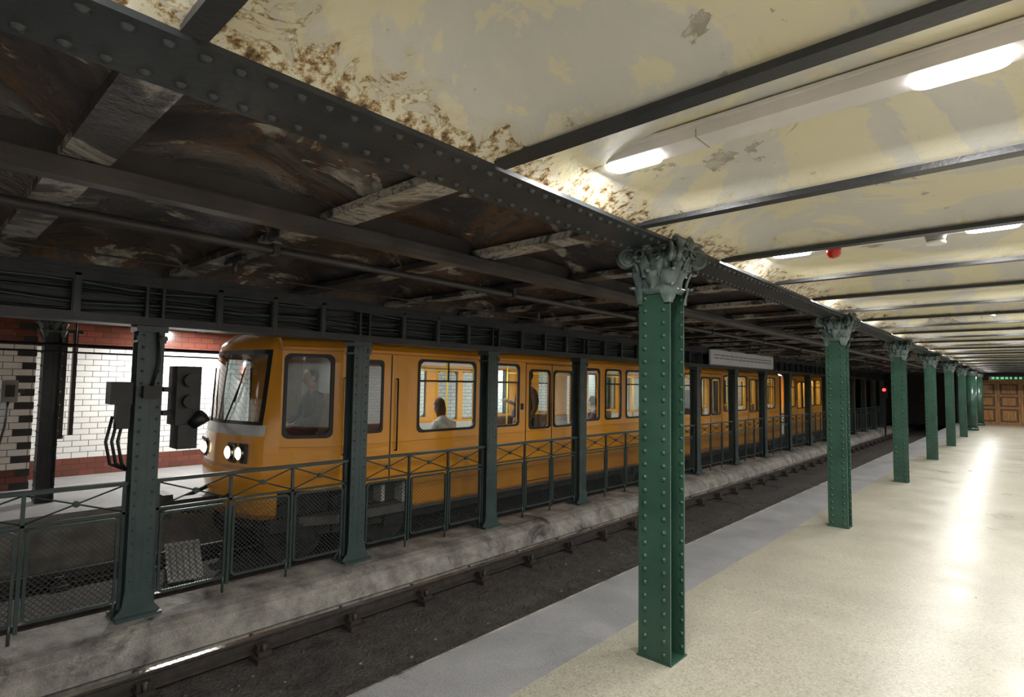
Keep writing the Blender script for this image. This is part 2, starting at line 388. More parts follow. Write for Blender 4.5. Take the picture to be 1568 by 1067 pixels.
# ---------------------------------------------------------------- columns
def leaf(mb,cx,cy,ang,z0,h,w,r0,curl,mt):
    ca,sa=cos(ang),sin(ang)
    def f(u,v):
        s=(u-.5)*2; t=v
        wd=w*(.55+.6*sin(pi*min(1,t*1.02)*.8))*(1-.14*abs(sin(t*pi*4)))*(1 if t<.85 else max(.15,(1-t)/.15))
        rad=r0+.008+curl*(t**2.2)+.016*(1-abs(s))-.014*s*s + (.02*sin((t-.8)/.2*pi) if t>.8 else 0)
        z=z0+h*(t if t<.86 else .86-(t-.86)*1.1)
        tx=s*wd*.5
        return (cx+ca*rad-sa*tx,cy+sa*rad+ca*tx,z)
    mb.grid(f,8,10,mt)
def capital(mb,cx,cy):
    ZT=ZB+.045; za=ZT-.34; n=32
    prof=[(0,.105),(.02,.128),(.035,.128),(.045,.11),(.12,.115),(.2,.135),(.27,.165),(.31,.195)]
    def f(u,v):
        k=v*(len(prof)-1); i=min(int(k),len(prof)-2); t=k-i
        z=prof[i][0]*(1-t)+prof[i+1][0]*t; r=prof[i][1]*(1-t)+prof[i+1][1]*t
        a=u*2*pi; e=4
        sq=(abs(cos(a))**e+abs(sin(a))**e)**(-1/e)
        return (cx+cos(a)*r*sq,cy+sin(a)*r*sq,za+z)
    mb.grid(f,n,14,'verd')
    P=[]
    for q in range(4):
        for k in range(8):
            t=k/8; a=pi/4+q*pi/2; b=a+pi/2
            p=Vector((cos(a),sin(a)))*.265*(1-t)+Vector((cos(b),sin(b)))*.265*t
            p*=1-.04*sin(pi*t); P.append(p)
    for za_,zb_,sc in((ZT-.05,ZT-.03,.93),(ZT-.03,ZT,1.0)):
        m=len(P); i=mb.add([(cx+p.x*sc,cy+p.y*sc,za_) for p in P]+[(cx+p.x*sc,cy+p.y*sc,zb_) for p in P])
        for k in range(m): mb.face([i+k,i+(k+1)%m,i+m+(k+1)%m,i+m+k],'verd')
        mb.face([i+k for k in range(m)],'verd'); mb.face([i+m+k for k in range(m)],'verd')
    for k in range(8): leaf(mb,cx,cy,k*pi/4,za+.03,.13,.105,.112 if k%2==0 else .14,.055,'verd')
    for k in range(8): leaf(mb,cx,cy,k*pi/4+pi/8,za+.10,.16,.10,.13,.07,'verd')
    for k in range(4): leaf(mb,cx,cy,k*pi/2+pi/4,za-.06,.13,.10,.135,.035,'verd')
    for k in range(4):
        a=pi/4+k*pi/2; d=Vector((cos(a),sin(a),0)); pr=Vector((-sin(a),cos(a),0)); base=Vector((cx,cy,0))
        zc=za+.225
        for off in(-.024,.024):
            path=[base+d*.15+Vector((0,0,za+.12))+pr*off,base+d*.17+Vector((0,0,za+.19))+pr*off];rr=[.013,.015]
            for j in range(24):
                t=j/23; th=pi*.75-t*pi*3.4; r=.066*(1-t*.82)
                path.append(base+d*(.215+cos(th)*r)+Vector((0,0,zc+sin(th)*r))+pr*off); rr.append(.017*(1-.4*t))
            mb.tube(path,rr,'verd',7)
        c=base+d*.215+Vector((0,0,zc)); mb.cyl(c-pr*.032,c+pr*.032,.045,'verd',12); mb.cyl(c-pr*.042,c+pr*.042,.02,'verd',10)
    for k in range(4):
        a=k*pi/2; d=Vector((cos(a),sin(a),0)); pr=Vector((-sin(a),cos(a),0)); base=Vector((cx,cy,0))
        for sg in(-1,1):
            path=[];rr=[]
            for j in range(18):
                t=j/17; th=-pi/2+t*pi*2.6; r=.042*(1-t*.8)
                path.append(base+d*(.176+.01*t)+pr*sg*(.05+cos(th)*r)+Vector((0,0,za+.235+sin(th)*r))); rr.append(.012*(1-.4*t))
            mb.tube(path,rr,'verd',6)
        mb.dome(base+d*.19+Vector((0,0,ZT-.045)),d,.035,'verd',10,.8)
        for j in range(6):
            b=j*pi/3; mb.dome(base+d*.188+pr*cos(b)*.035+Vector((0,0,ZT-.045+sin(b)*.03)),d,.017,'verd',6,.8)
def hcolumn(mb,cx,cy,z1,hw=.104,hd=.095,mt='green',z0=0,riv=.0150,sp=.078,full=True):
    th=.012
    for s2 in(-1,1):
        y=cy+s2*hd
        mb.box(cx-hw,cx+hw,min(y,y-s2*th),max(y,y-s2*th),z0,z1,mt)
        yi=y-s2*th
        mb.box(cx-.075,cx+.075,min(yi,yi-s2*.01),max(yi,yi-s2*.01),z0,z1,mt)
        for s3 in(-1,1):
            xx=cx+s3*.006
            mb.box(min(xx,xx+s3*.01),max(xx,xx+s3*.01),min(yi,yi-s2*.06),max(yi,yi-s2*.06),z0,z1,mt)
        z=z0+.05
        while z<z1-.03:
            for s3 in(-1,1):
                mb.dome((cx+s3*.062,y,z),(0,s2,0),riv,mt,8,.9)
                mb.dome((cx+s3*.088,yi,z),(0,-s2,0),riv*.9,mt,6)
                if full: mb.dome((cx+s3*.016,yi-s2*.035,z+.04),(s3,0,0),riv*.9,mt,6)
            z+=sp
    mb.box(cx-.006,cx+.006,cy-hd+th,cy+hd-th,z0,z1,mt)
for i,y in enumerate(colY):
    mb=MB()
    if i<7:
        hcolumn(mb,XC,y,ZB-.27,full=i<4)
        mb.box(XC-.113,XC+.113,y-.104,y+.104,0,.008,'green')
        capital(mb,XC,y)
    else:
        mb.cyl((XC,y,0),(XC,y,2.2),.17,'green',28); mb.cyl((XC,y,0),(XC,y,.12),.2,'green',28,.19)
        mb.cyl((XC,y,2.2),(XC,y,ZB-.015),.18,'verd',28,.24)
    mb.obj('platform_column')
for y in [1.35+4.4*k for k in range(0,7)]:
    mb=MB(); hcolumn(mb,FXC,y,ZB-.27,mt='green' if y>3 else 'beam',sp=.17,full=False); capital(mb,FXC,y); mb.obj('platform_column')
# ---------------------------------------------------------------- centre posts
for i,y in enumerate(postY):
    mb=MB(); z0=KT; z1=2.05
    for s2 in(-1,1):
        x=XP+s2*.085
        mb.box(min(x,x-s2*.012),max(x,x-s2*.012),y-.095,y+.095,z0,z1,'post')
        z=z0+.2
        while z<z1-.05:
            for s3 in(-1,1):
                mb.dome((x,y+s3*.062,z),(s2,0,0),.0125,'post',6,.8)
                if i<8: mb.dome((XP+s2*.05,y-.012,z+.05),(0,-1,0),.0105,'post',6)
            z+=.1
    mb.box(XP-.075,XP+.075,y-.012,y+.012,z0,z1,'post')
    for s2 in(-1,1):
        for s3 in(-1,1):
            mb.box(XP+s2*.075-.012,XP+s2*.075+.012,y+s3*.03-.02,y+s3*.03+.02,z0,z1,'post')
    P=[(-.16,z0),(.16,z0),(.16,z0+.03),(.115,z0+.09),(.10,z0+.2),(-.10,z0+.2),(-.115,z0+.09),(-.16,z0+.03)]
    for (dx) in(-.095,.075):
        i0=mb.add([(XP+dx,y+a,b) for a,b in P]+[(XP+dx+.02,y+a,b) for a,b in P]); n=8
        for k in range(n): mb.face([i0+k,i0+(k+1)%n,i0+n+(k+1)%n,i0+n+k],'post')
        mb.face([i0+k for k in range(n)],'post'); mb.face([i0+n+k for k in range(n)],'post')
    mb.box(XP-.15,XP+.15,y-.16,y+.16,z0,z0+.025,'post')
    mb.box(XP-.10,XP+.10,y-.115,y+.115,z1-.05,z1,'post'); mb.box(XP-.095,XP+.095,y-.105,y+.105,z1-.14,z1-.12,'post')
    for s3 in(-1,1): mb.cyl((XP+.08,y+s3*.09,z1-.10),(XP+.10,y+s3*.09,z1-.10),.025,'post',10)
    mb.obj('steel_support_post')
mb=MB(); ya,ye=Y0+.02,Y1-.02
mb.box(XP-.14,XP+.14,ya,ye,2.05,2.075,'beam'); mb.box(XP-.14,XP+.14,ya,ye,2.40,ZB,'beam'); mb.box(XP-.16,XP+.16,ya,ye,ZB-.02,ZB+.26,'beam')
for s2 in(-1,1):
    mb.box(XP+s2*.125-.01,XP+s2*.125+.01,ya,ye,2.05,2.12,'beam'); mb.box(XP+s2*.125-.01,XP+s2*.125+.01,ya,ye,2.37,ZB,'beam')
mb.box(XP-.012,XP+.012,ya,ye,2.05,ZB,'beam')
for a,b in zip(postY[:-1],postY[1:]):
    for dy in(-.06,.06): mb.box(XP-.13,XP+.13,a+dy-.01,a+dy+.01,2.07,2.42,'girder')
    for q in(1,2,3):
        yy=a+q*(b-a)/4; mb.box(XP+.06,XP+.13,yy-.03,yy+.03,2.07,2.42,'beam'); mb.box(XP+.125,XP+.14,yy-.02,yy+.02,2.07,2.42,'girder')
mb.obj('center_girder')
mb=MB()
for j in range(14):
    zz=2.095+j*.022; path=[]; y=Y0+.05; ph=random.random()*6
    while y<30:
        path.append((XP+.05+.03*sin(ph+j),y,zz+.018*sin(y*1.9+ph)+.012*sin(y*5+ph*2))); y+=.28
    mb.tube(path,.006 if j%3 else .012,'black' if j%2 else 'post',5)
mb.obj('cable_bundle')
# ---------------------------------------------------------------- fences
def arcbox(mb,ya,yb,za,zb,x,w,mt,r=.05,seg=4):
    P=rrect(ya,yb,za,zb,r,seg); Q=rrect(ya+w,yb-w,za+w,zb-w,max(.01,r-w),seg); n=len(P)
    for xs in(x-.012,x+.012):
        i=mb.add([(xs,a,b) for a,b in P]+[(xs,a,b) for a,b in Q])
        for k in range(n): mb.face([i+k,i+(k+1)%n,i+n+(k+1)%n,i+n+k],mt)
    for L in(P,Q):
        i=mb.add([(x-.012,a,b) for a,b in L]+[(x+.012,a,b) for a,b in L])
        for k in range(n): mb.face([i+k,i+(k+1)%n,i+n+(k+1)%n,i+n+k],mt)
for a,b in zip(postY[:-1],postY[1:]):
    mb=MB(); ya=a+.12; yb=b-.12; x=XP+.02; mt='fence'
    mb.box(x-.03,x+.03,a+.10,b-.10,.735,.765,mt); mb.box(x-.015,x+.015,a+.10,b-.10,.50,.52,mt)
    n=3; w=(yb-ya)/n
    for k in range(n+1):
        yy=ya+k*w; mb.box(x-.015,x+.015,yy-.012,yy+.012,-.26,.74,mt)
        if k<n: mb.cyl((x,yy+w-.035,KT),(x,yy+w-.035,-.16),.012,mt,6)
    for k in range(n):
        p=ya+k*w; q=p+w
        mb.tube([(x,p,.52),(x,q,.735)],.007,mt,5); mb.tube([(x,p,.735),(x,q,.52)],.007,mt,5)
        mb.cyl((x-.015,(p+q)/2,.627),(x+.015,(p+q)/2,.627),.025,mt,10)
        arcbox(mb,p+.025,q-.025,-.20,.48,x,.02,mt)
        mb.quad((x,p+.03,-.19),(x,q-.03,-.19),(x,q-.03,.47),(x,p+.03,.47),'mesh')
    mb.obj('track_fence')
py=postY[2]
mb=MB()
mb.box(XP+.09,XP+.16,py-.06,py+.06,1.45,1.55,'black')
mb.box(XP-.02,XP+.2,py+.17,py+.36,1.22,1.72,'black'); mb.box(XP+.02,XP+.22,py+.19,py+.34,1.02,1.22,'black')
mb.box(XP+.0,XP+.12,py+.1,py+.2,1.5,1.54,'black'); mb.box(XP+.0,XP+.12,py+.1,py+.2,1.3,1.34,'black')
mb.cyl((XP+.2,py+.265,1.6),(XP+.26,py+.265,1.6),.055,'black',16); mb.cyl((XP+.2,py+.265,1.42),(XP+.26,py+.265,1.42),.055,'black',16)
mb.cyl((XP+.2,py+.30,1.22),(XP+.26,py+.38,1.3),.045,'black',12,.06)
mb.box(XP-.02,XP+.14,py-.28,py-.13,1.40,1.58,'black'); mb.box(XP+.0,XP+.1,py-.22,py-.13,1.2,1.42,'black')
for dy in(-.24,-.2,-.16): mb.tube([(XP+.05,py+dy,1.3),(XP+.07,py+dy-.04,1.1),(XP+.05,py+dy+.0,.92),(XP+.02,py-.12,.86)],.012,'black',6)
mb.tube([(XP+.11,py,1.5),(XP+.12,py+.05,1.75),(XP+.12,py+.03,2.0)],.012,'black',6)
mb.obj('signal_box')
mb=MB()
mb.box(-5.33,-5.30,12.5,16.8,2.13,2.47,'signwhite')
for z,a,b in((2.35,12.7,16.6),(2.28,12.7,16.6)):
    y=a
    while y<b:
        l=random.uniform(.08,.3); mb.box(-5.30,-5.297,y,min(b,y+l),z-.014,z+.014,'signtext'); y+=l+.05
mb.box(-5.337,-5.33,12.48,16.82,2.11,2.49,'grey_plastic')
mb.obj('line_map_sign')
# ---------------------------------------------------------------- lights
def area(name,loc,sx,sy,pw,col=(1,.985,.955),rot=(0,0,0),parent=None,shape='ELLIPSE'):
    L=bpy.data.lights.new(name,'AREA'); L.shape=shape; L.size=sx; L.size_y=sy; L.energy=pw; L.color=col
    o=bpy.data.objects.new(name,L); o.location=loc; o.rotation_euler=rot; C.objects.link(o)
    if parent: o.parent=parent
    return o
ZT=2.585
def fixture(y,x0,xs,x1,pw,zt=ZT,lit=None):
    mb=MB()
    w=.062
    P=rrect(x0,x1,y-w,y+w,.06,5); n=len(P)
    i=mb.add([(a,b,zt) for a,b in P]+[(a,b,zt+.055) for a,b in P])
    for k in range(n): mb.face([i+k,i+(k+1)%n,i+n+(k+1)%n,i+n+k],'trunk')
    mb.face([i+k for k in range(n)],'trunk'); mb.face([i+n+k for k in range(n)],'trunk')
    mb.box(x0+.1,x1,y-w-.012,y+w+.012,zt+.045,zt+.058,'trunk')
    for x in xs:
        P=rrect(x-.12,x+.12,y-.047,y+.047,.045,5)
        Q=rrect(x-.13,x+.13,y-.055,y+.055,.052,5)
        i=mb.add([(a,b,zt-.018) for a,b in P]+[(a,b,zt) for a,b in Q])
        for k in range(n): mb.face([i+k,i+(k+1)%n,i+n+(k+1)%n,i+n+k],'lens')
        mb.face([i+k for k in range(n)],'lens')
        mb.box(x+.3,x+.304,y-w-.002,y+w+.002,zt-.003,zt+.03,'grey_plastic')
    o=mb.obj('ceiling_light_fixture')
    for x in (lit or xs): area('lamp',(x,y,zt-.021),.22,.085,pw,parent=o)
y=2.1-2.2*2
while y<Y1-1:
    if y<14: fixture(y,-1.36,[-1.22,-.12,.98,2.08],RW-.02,21.5)
    else: fixture(y,-1.36,[-1.22,-.12,.98,2.08],RW-.02,34,lit=[-1.22,.98])
    y+=2.2
y=-.9
while y<32:
    fixture(y,FW+.2,[-10.6],-9.7,135 if y<14 else 90,zt=2.5); y+=4.4
def detector(x,y):
    mb=MB(); z=ZT-.03
    mb.cyl((x,y,z),(x,y,z+.03),.07,'white',20); mb.cyl((x,y,z-.04),(x,y,z),.045,'grey_plastic',16,.055); mb.cyl((x,y,z-.055),(x,y,z-.04),.05,'white',16)
    mb.obj('smoke_detector')
detector(-.38,4.2); detector(-.3,8.7); detector(.2,13.1)
mb=MB(); x,y,z=-.93,4.2,ZT-.02
mb.cyl((x,y,z),(x,y,z+.02),.05,'white',16); mb.cyl((x,y,z-.05),(x,y,z),.042,'red',16,.046); mb.dome((x,y,z-.05),(0,0,-1),.042,'red',12,.6); mb.obj('fire_alarm_beacon')
# ---------------------------------------------------------------- walls
mb=MB(); mb.box(FW-.2,FW,Y0,Y1,0,2.78,'tile')
mb.box(FW,-10.6,Y0,1.35,0,2.75,'tile')
for j in range(0,26,2):
    z=j*.095; mb.box(-10.6,-10.594,1.14+.06*((j//2)%2),1.352,z,z+.095,'black'); mb.box(-10.75+.05*((j//2)%2),-10.595,1.35,1.356,z,z+.095,'black')
mb.obj('wall_left')
mb=MB(); mb.box(RW,RW+.2,Y0,Y1,0,2.78,'tile'); mb.obj('wall_right')
mb=MB(); mb.box(-10.55,-10.45,1.62,1.68,.75,2.3,'black'); mb.box(-10.55,-10.45,1.75,1.80,.75,2.3,'black'); mb.box(-10.57,-10.43,1.4,1.85,2.25,2.3,'black')
mb.cyl((-10.5,1.65,.75),(-10.5,1.65,.7),.05,'black',10); mb.obj('hanging_pipe_frame')
mb=MB(); mb.box(-10.59,-10.46,.98,1.16,1.25,1.55,'grey_plastic'); mb.box(-10.59,-10.42,1.02,1.12,1.32,1.48,'black')
mb.cyl((-10.55,.92,1.4),(-10.55,1.24,1.4),.03,'black',10); mb.tube([(-10.56,1.07,1.25),(-10.56,1.05,.9),(-10.56,.98,.5),(-10.56,.95,.2)],.015,'black',6); mb.box(-10.59,-10.5,.88,1.0,.1,.25,'black')
mb.obj('wall_switch_box')
mb=MB(); mb.box(FW-.2,RW+.2,Y0-.2,Y0,BED,2.78,'tileX'); mb.obj('wall_back')
mb=MB(); mb.box(EDGE,RW,Y1,Y1+.2,-.1,2.78,'beam'); mb.box(FW,FEDGE,Y1,Y1+.2,-.1,2.78,'beam'); mb.obj('wall_end')
mb=MB(); mb.box(FEDGE-.2,EDGE,Y1+9,Y1+9.2,BED,2.78,'beam'); mb.box(FEDGE-.1,FEDGE,Y1,Y1+9,BED,2.78,'beam'); mb.box(EDGE-.0,EDGE+.1,Y1+.2,Y1+9,BED,2.78,'beam'); mb.obj('wall_tunnel')
mb=MB()
yy=Y1-.02
mb.box(-1.95,RW,yy-.04,yy,0,2.05,'wood_shade')  # backing coloured darker to paint shade in the recesses around the panels
for k in range(6):
    xa=-1.9+k*.84
    mb.box(xa,xa+.08,yy-.09,yy-.04,0,2.05,'wood')
    mb.box(xa+.75,xa+.83,yy-.09,yy-.04,0,2.05,'wood')
    for za,zb in((0,.12),(.75,.85),(1.35,1.43),(1.95,2.05)): mb.box(xa+.08,xa+.75,yy-.08,yy-.04,za,zb,'wood')
    for za,zb in((.2,.67),(.93,1.28),(1.5,1.88)):
        mb.box(xa+.17,xa+.66,yy-.07,yy-.04,za,zb,'wood')
mb.box(-2.0,RW,yy-.14,yy-.02,2.05,2.13,'wood')
for k in(1,3): mb.cyl((-1.9+k*.84+.1,yy-.13,1.0),(-1.9+k*.84+.1,yy-.13,1.2),.015,'steel',8)
mb.obj('door_1')
mb=MB(); mb.box(-1.3,1.2,Y1-1.6,Y1-1.5,2.1,2.32,'black')
for k in range(14): mb.box(-1.2+k*.16,-1.2+k*.16+random.uniform(.06,.13),Y1-1.604,Y1-1.6,2.16,2.26,'exit')
for x in(-1.1,1.0): mb.cyl((x,Y1-1.55,2.3),(x,Y1-1.55,2.5),.012,'black',6)
mb.obj('exit_sign')
mb=MB(); mb.box(-5.0,-4.8,31,31.2,1.2,1.7,'black'); mb.cyl((-4.9,31,1.58),(-4.9,30.95,1.58),.07,'redlamp',14); mb.cyl((-4.9,31,1.35),(-4.9,30.95,1.35),.07,'black',14); mb.box(-4.93,-4.87,31.05,31.15,BED,1.2,'black'); mb.obj('tunnel_signal')
# ---------------------------------------------------------------- train
train=bpy.data.objects.new('metro_train',None); C.objects.link(train)
TX=-5.95; CX=-7.12; TXL=2*CX-TX; HW=TX-CX
FLO=.05; BRK=3.55
def tk(y): return 1-.32*min(1,max(0,(BRK-y)/.77))
def taper(x,y,z): return (CX+(x-CX)*tk(y),y,z)
def side(mb,X,y0,y1,openings,cuts,sgn):
    ys=sorted(set([y0,y1]+[o[0] for o in openings]+[o[1] for o in openings]+[c[0] for c in cuts]+[c[1] for c in cuts]+([BRK] if y0<BRK<y1 else [])))
    for a,b in zip(ys[:-1],ys[1:]):
        m=(a+b)/2; zs=0.0
        for c in cuts:
            if c[0]<m<c[1]: zs=c[2]
        segs=[]; z=zs
        for o in sorted([o for o in openings if o[0]<m<o[1]],key=lambda o:o[2]):
            segs.append((z,o[2])); z=o[3]
        segs.append((z,1.99))
        xo=X; xi=X-sgn*.05
        for s0,s1 in segs:
            if s1-s0<.001: continue
            mb.box(min(xo,xi),max(xo,xi),a,b,s0,s1,'orange')
        xa,xb=sorted((X-sgn*.054,X-sgn*.06))
        mb.box(xa,xb,a,b,max(zs,FLO),.86,'inside')
        if zs>0:
            xa,xb=sorted((X-sgn*.3,X-sgn*.31)); mb.box(xa,xb,a,b,-.1,zs+.02,'under')
            mb.box(min(xo,X-sgn*.35),max(xo,X-sgn*.35),a,b,zs,zs+.02,'under')
        else:
            mb.box(min(xo,xi)-.001,max(xo,xi)+.001,a,b,-.0,.03,'orange_dirty')
def section(y0,y1,wins,doors,cuts,first=False):
    mb=MB(); ops=[(a,b,.97,1.90) for a,b in wins]
    for d0,d1 in doors:
        mid=(d0+d1)/2; ops+=[(d0+.1,mid-.06,.90,1.83),(mid+.06,d1-.1,.90,1.83)]
    for sgn,X in((1,TX),(-1,TXL)):
        side(mb,X,y0,y1,ops,cuts,sgn)
        for a,b,c,d in ops:
            ringX(mb,X,a,b,c,d,.022,.07,'black',.012,.085)
            mb.box(X-sgn*.03-.003,X-sgn*.03+.003,a,b,c,d,'glass')
        for a,b in wins:
            if b-a>.53: mb.box(X-.008,X+.008,a,b,1.62,1.645,'black')
            if b-a>.8: mb.box(X-.008,X+.008,(a+b)/2-.01,(a+b)/2+.01,1.64,1.89,'black')
        for d0,d1 in doors:
            mid=(d0+d1)/2
            for yy in(d0,mid,d1): mb.box(X-.004*1,X+.004,yy-.008,yy+.008,.06,1.95,'black')
            mb.box(X-.006,X+.006,d0,d1,1.93,1.945,'black'); mb.box(X-.006,X+.006,d0,d1,.05,.065,'black')
            if sgn>0:
                for yy in(mid-.05,mid+.05): mb.box(X,X+.02,yy-.008,yy+.008,.9,1.3,'black')
            mb.box(X-.005,X+.01,d0-.12,d0-.06,1.2,1.3,'black')
        mb.lbox(X-.006,X+.006,y0,y1,1.955,1.968,'orange_dirty')
        mb.lbox(X-.004,X+.004,y0,y1,.845,.852,'orange_dirty')
        mb.lbox(X-.02 if sgn<0 else X,X if sgn<0 else X+.02,y0,y1,1.985,2.0,'orange')
        xa,xb=sorted((X-sgn*.054,X-sgn*.06)); mb.lbox(xa,xb,y0,y1,1.93,2.0,'inside')
    pr=[(HW,1.98),(HW-.02,2.04),(HW-.10,2.10),(HW-.35,2.15),(0,2.18)]
    full=[(CX+a,b) for a,b in pr]+[(CX-a,b) for a,b in pr[::-1][1:]]
    inner=[(x+(CX-x)*.04,z-.05) for x,z in full][::-1]
    n=len(full)
    sg=[(y0,BRK),(BRK,y1)] if y0<BRK<y1 else [(y0,y1)]
    for a,b in sg:
        for L,mt in((full,'orange'),(inner,'inside')):
            i=mb.add([(x,a,z) for x,z in L]+[(x,b,z) for x,z in L])
            for k in range(n-1): mb.face([i+k,i+k+1,i+n+k+1,i+n+k],mt,True)
    mb.lbox(TXL+.05,TX-.05,y0,y1,FLO-.1,FLO,'train_floor')
    mb.lbox(TXL+.25,TX-.25,y0+.1,y1-.1,-.2,FLO-.1,'under')
    if first: mb.warp(taper)
    mb.obj('car_body',train)
    mb=MB()
    segs=[]; last=y0+.25
    for d0,d1 in doors+[(y1-.2,y1)]:
        segs.append((last,d0-.15)); last=d1+.15
    for a,b in segs:
        if a<3.95 and first: a=4.45
        if b-a<.5: continue
        for sgn,X in((1,TX-.08),(-1,TXL+.08)):
            y=a+.05
            while y+.45<b:
                xa,xb=sorted((X,X-sgn*.45)); mb.box(xa,xb,y+.01,y+.44,.42,.49,'seat')
                xa,xb=sorted((X,X-sgn*.07)); mb.box(xa,xb,y+.01,y+.44,.49,.93,'seat')
                xa,xb=sorted((X-sgn*.05,X-sgn*.35)); mb.box(xa,xb,y+.05,y+.4,FLO,.42,'inside')
                y+=.48
            xg=X-sgn*.48
            for yy in(a-.02,b+.02): mb.cyl((xg,yy,FLO),(xg,yy,2.0),.017,'yellow',8)
            mb.cyl((xg,a-.02,1.82),(xg,b+.02,1.82),.014,'yellow',8)
    mb.box(CX-.12,CX+.12,(y0 if not first else 4.3)+.3,y1-.3,2.085,2.11,'panel_light')
    mb.obj('car_interior',train)
    y=(y0 if not first else 4.0)+1.2
    while y<y1-.3:
        area('saloon_lamp',(CX,y,2.08),.22,1.6,26,parent=train,shape='RECTANGLE'); y+=2.8
def bogie(yc):
    mb=MB()
    for dy in(-.62,.62):
        for x in(CX-.72,CX+.72):
            s2=1 if x>CX else -1
            mb.cyl((x-.05,yc+dy,-.14),(x+.05,yc+dy,-.14),.36,'under',28); mb.cyl((x-s2*.07,yc+dy,-.14),(x-s2*.05,yc+dy,-.14),.385,'rust',28)
            mb.cyl((x+s2*.05,yc+dy,-.14),(x+s2*.14,yc+dy,-.14),.12,'under',14,.09)
        mb.cyl((CX-.7,yc+dy,-.14),(CX+.7,yc+dy,-.14),.07,'under',10)
    for x in(CX-.9,CX+.9):
        mb.box(x-.05,x+.05,yc-1.0,yc+1.0,-.08,.06,'under'); mb.box(x-.06,x+.06,yc-.25,yc+.25,-.2,-.05,'under')
        for dy in(-.62,.62): mb.box(x-.07,x+.07,yc+dy-.14,yc+dy+.14,-.24,-.02,'under')
        for dy in(-.2,.2): mb.cyl((x,yc+dy,.05),(x,yc+dy,.25),.06,'under',10)
    mb.obj('bogie',train)
Ys=2.95
W1=[(2.99,3.44),(4.68,5.70),(5.94,6.66),(8.42,8.94),(9.16,9.70),(9.92,10.6)]
section(Ys,11.0,W1,[(6.84,8.18)],[(2.95,4.62,.34)],True)
section(11.6,19.4,[(11.9,12.3),(12.5,13.2),(14.85,15.6),(15.75,16.5),(18.2,18.95)],[(13.35,14.7),(16.65,18.0)],[(11.6,12.0,.34)])
section(20.0,27.2,[(20.3,21.1),(22.75,23.5),(23.65,24.4),(26.2,26.9)],[(21.25,22.6),(24.55,25.9)],[(25.6,27.0,.34)])
bogie(3.85); bogie(11.3); bogie(19.7); bogie(26.4)
mb=MB()
ringX(mb,TX,3.74,4.10,1.0,1.86,.02,.05,'black',.014,.06)
mb.box(TX-.002,TX+.004,3.74,4.10,1.0,1.86,'glassd')
mb.box(TX-.002,TX+.001,3.74,4.10,1.0,1.86,'black')
for yy in(3.6,4.24): mb.box(TX-.004,TX+.005,yy-.008,yy+.008,.36,1.95,'black')
for yy in(3.58,4.32):
    mb.cyl((TX+.035,yy,.75),(TX+.035,yy,1.65),.010,'black',8)
    for zz in(.75,1.65): mb.cyl((TX,yy,zz),(TX+.035,yy,zz),.010,'black',6)
mb.obj('crew_door',train)
mb=MB()
for a,b in((11.0,11.6),(19.4,20.0)):
    n=8
    for k in range(n):
        y=a+(b-a)*k/n; o=.12 if k%2 else .18
        mb.box(TX-o-.03,TX-o,y,y+(b-a)/n,.1,1.95,'black'); mb.box(TXL+o,TXL+o+.03,y,y+(b-a)/n,.1,1.95,'black'); mb.box(TXL+o,TX-o,y,y+(b-a)/n,1.95,2.0,'black')
    mb.box(TXL+.2,TX-.2,a,b,-.02,.05,'under')
mb.obj('gangway_bellows',train)
# front nose loft (raked windscreen, tapered plan)
mb=MB(); DY=.05
S=[-1,-.985,-.95,-.9,-.84,-.6,-.3,-.03,.03,.3,.6,.84,.9,.95,.985,1]
LV=[(.04,2.62,.98),(.10,2.59,.99),(.35,2.54,1),(.44,2.52,1),(.60,2.52,1),(.64,2.53,1),(.93,2.54,1),(.98,2.55,1),(1.10,2.565,1),(1.14,2.57,1),(1.25,2.585,1),(1.55,2.615,1),(1.86,2.645,1),(1.91,2.65,1),(1.96,2.655,1),(2.04,2.68,.985),(2.10,2.72,.93),(2.15,2.79,.75),(2.18,2.88,.55)]
def fy(s,ym): return ym+DY+.17*abs(s)**1.7+.06*max(0,(abs(s)-.84)/.16)**2
pts=[]; nS=len(S)+2; kS=tk(Ys); KF=tk(2.82)
for z,ym,wk in LV:
    row=[(CX-HW*wk*kS,Ys,z)]+[(CX+HW*wk*s*KF,min(Ys-.002,fy(s,ym)),z) for s in S]+[(CX+HW*wk*kS,Ys,z)]
    pts+=row
i0=mb.add(pts)
for r in range(len(LV)-1):
    zl=(LV[r][0]+LV[r+1][0])/2
    for c in range(nS-1):
        sm=(S[c-1]+S[c])/2 if 1<=c<=len(S)-1 else 1
        mt='orange'
        if .98<zl<1.10 and abs(sm)<.97: mt='silver'
        if 1.10<zl<1.96 and abs(sm)<.96: mt='black'
        if 1.14<zl<1.91 and .03<abs(sm)<.92: mt='glassd'
        if .60<zl<.64: mt='orange_dirty'
        if zl<.10: mt='orange_dirty'
        q=i0+r*nS+c; mb.face([q,q+1,q+nS+1,q+nS],mt,mt in('orange','silver','glassd'))
for sg in(-1,1):
    for dx in(.36,.545):
        x=CX+sg*dx; yy=fy(dx/(HW*KF),2.535)
        mb.box(x-.105,x+.105,yy-.008,yy+.03,.67,.89,'black')
        mb.cyl((x,yy+.02,.78),(x,yy-.035,.78),.086,'steel',24)
        mb.dome((x,yy-.037,.78),(0,-1,0),.07,'head',20,.3)
    mb.tube([(CX+sg*.2,2.61,1.11),(CX+sg*.4,2.70,1.6)],.01,'black',6); mb.tube([(CX+sg*.33,2.66,1.35),(CX+sg*.44,2.72,1.75)],.008,'black',6)
mb.box(CX-.1,CX+.1,2.15,2.65,.14,.26,'under'); mb.cyl((CX,2.15,.2),(CX,2.06,.2),.11,'under',14); mb.box(CX-.16,CX+.16,2.02,2.12,.08,.34,'under')
for sg in(-1,1): mb.tube([(CX+sg*.35,2.65,.3),(CX+sg*.38,2.33,.16),(CX+sg*.2,2.2,.16)],.025,'black',8)
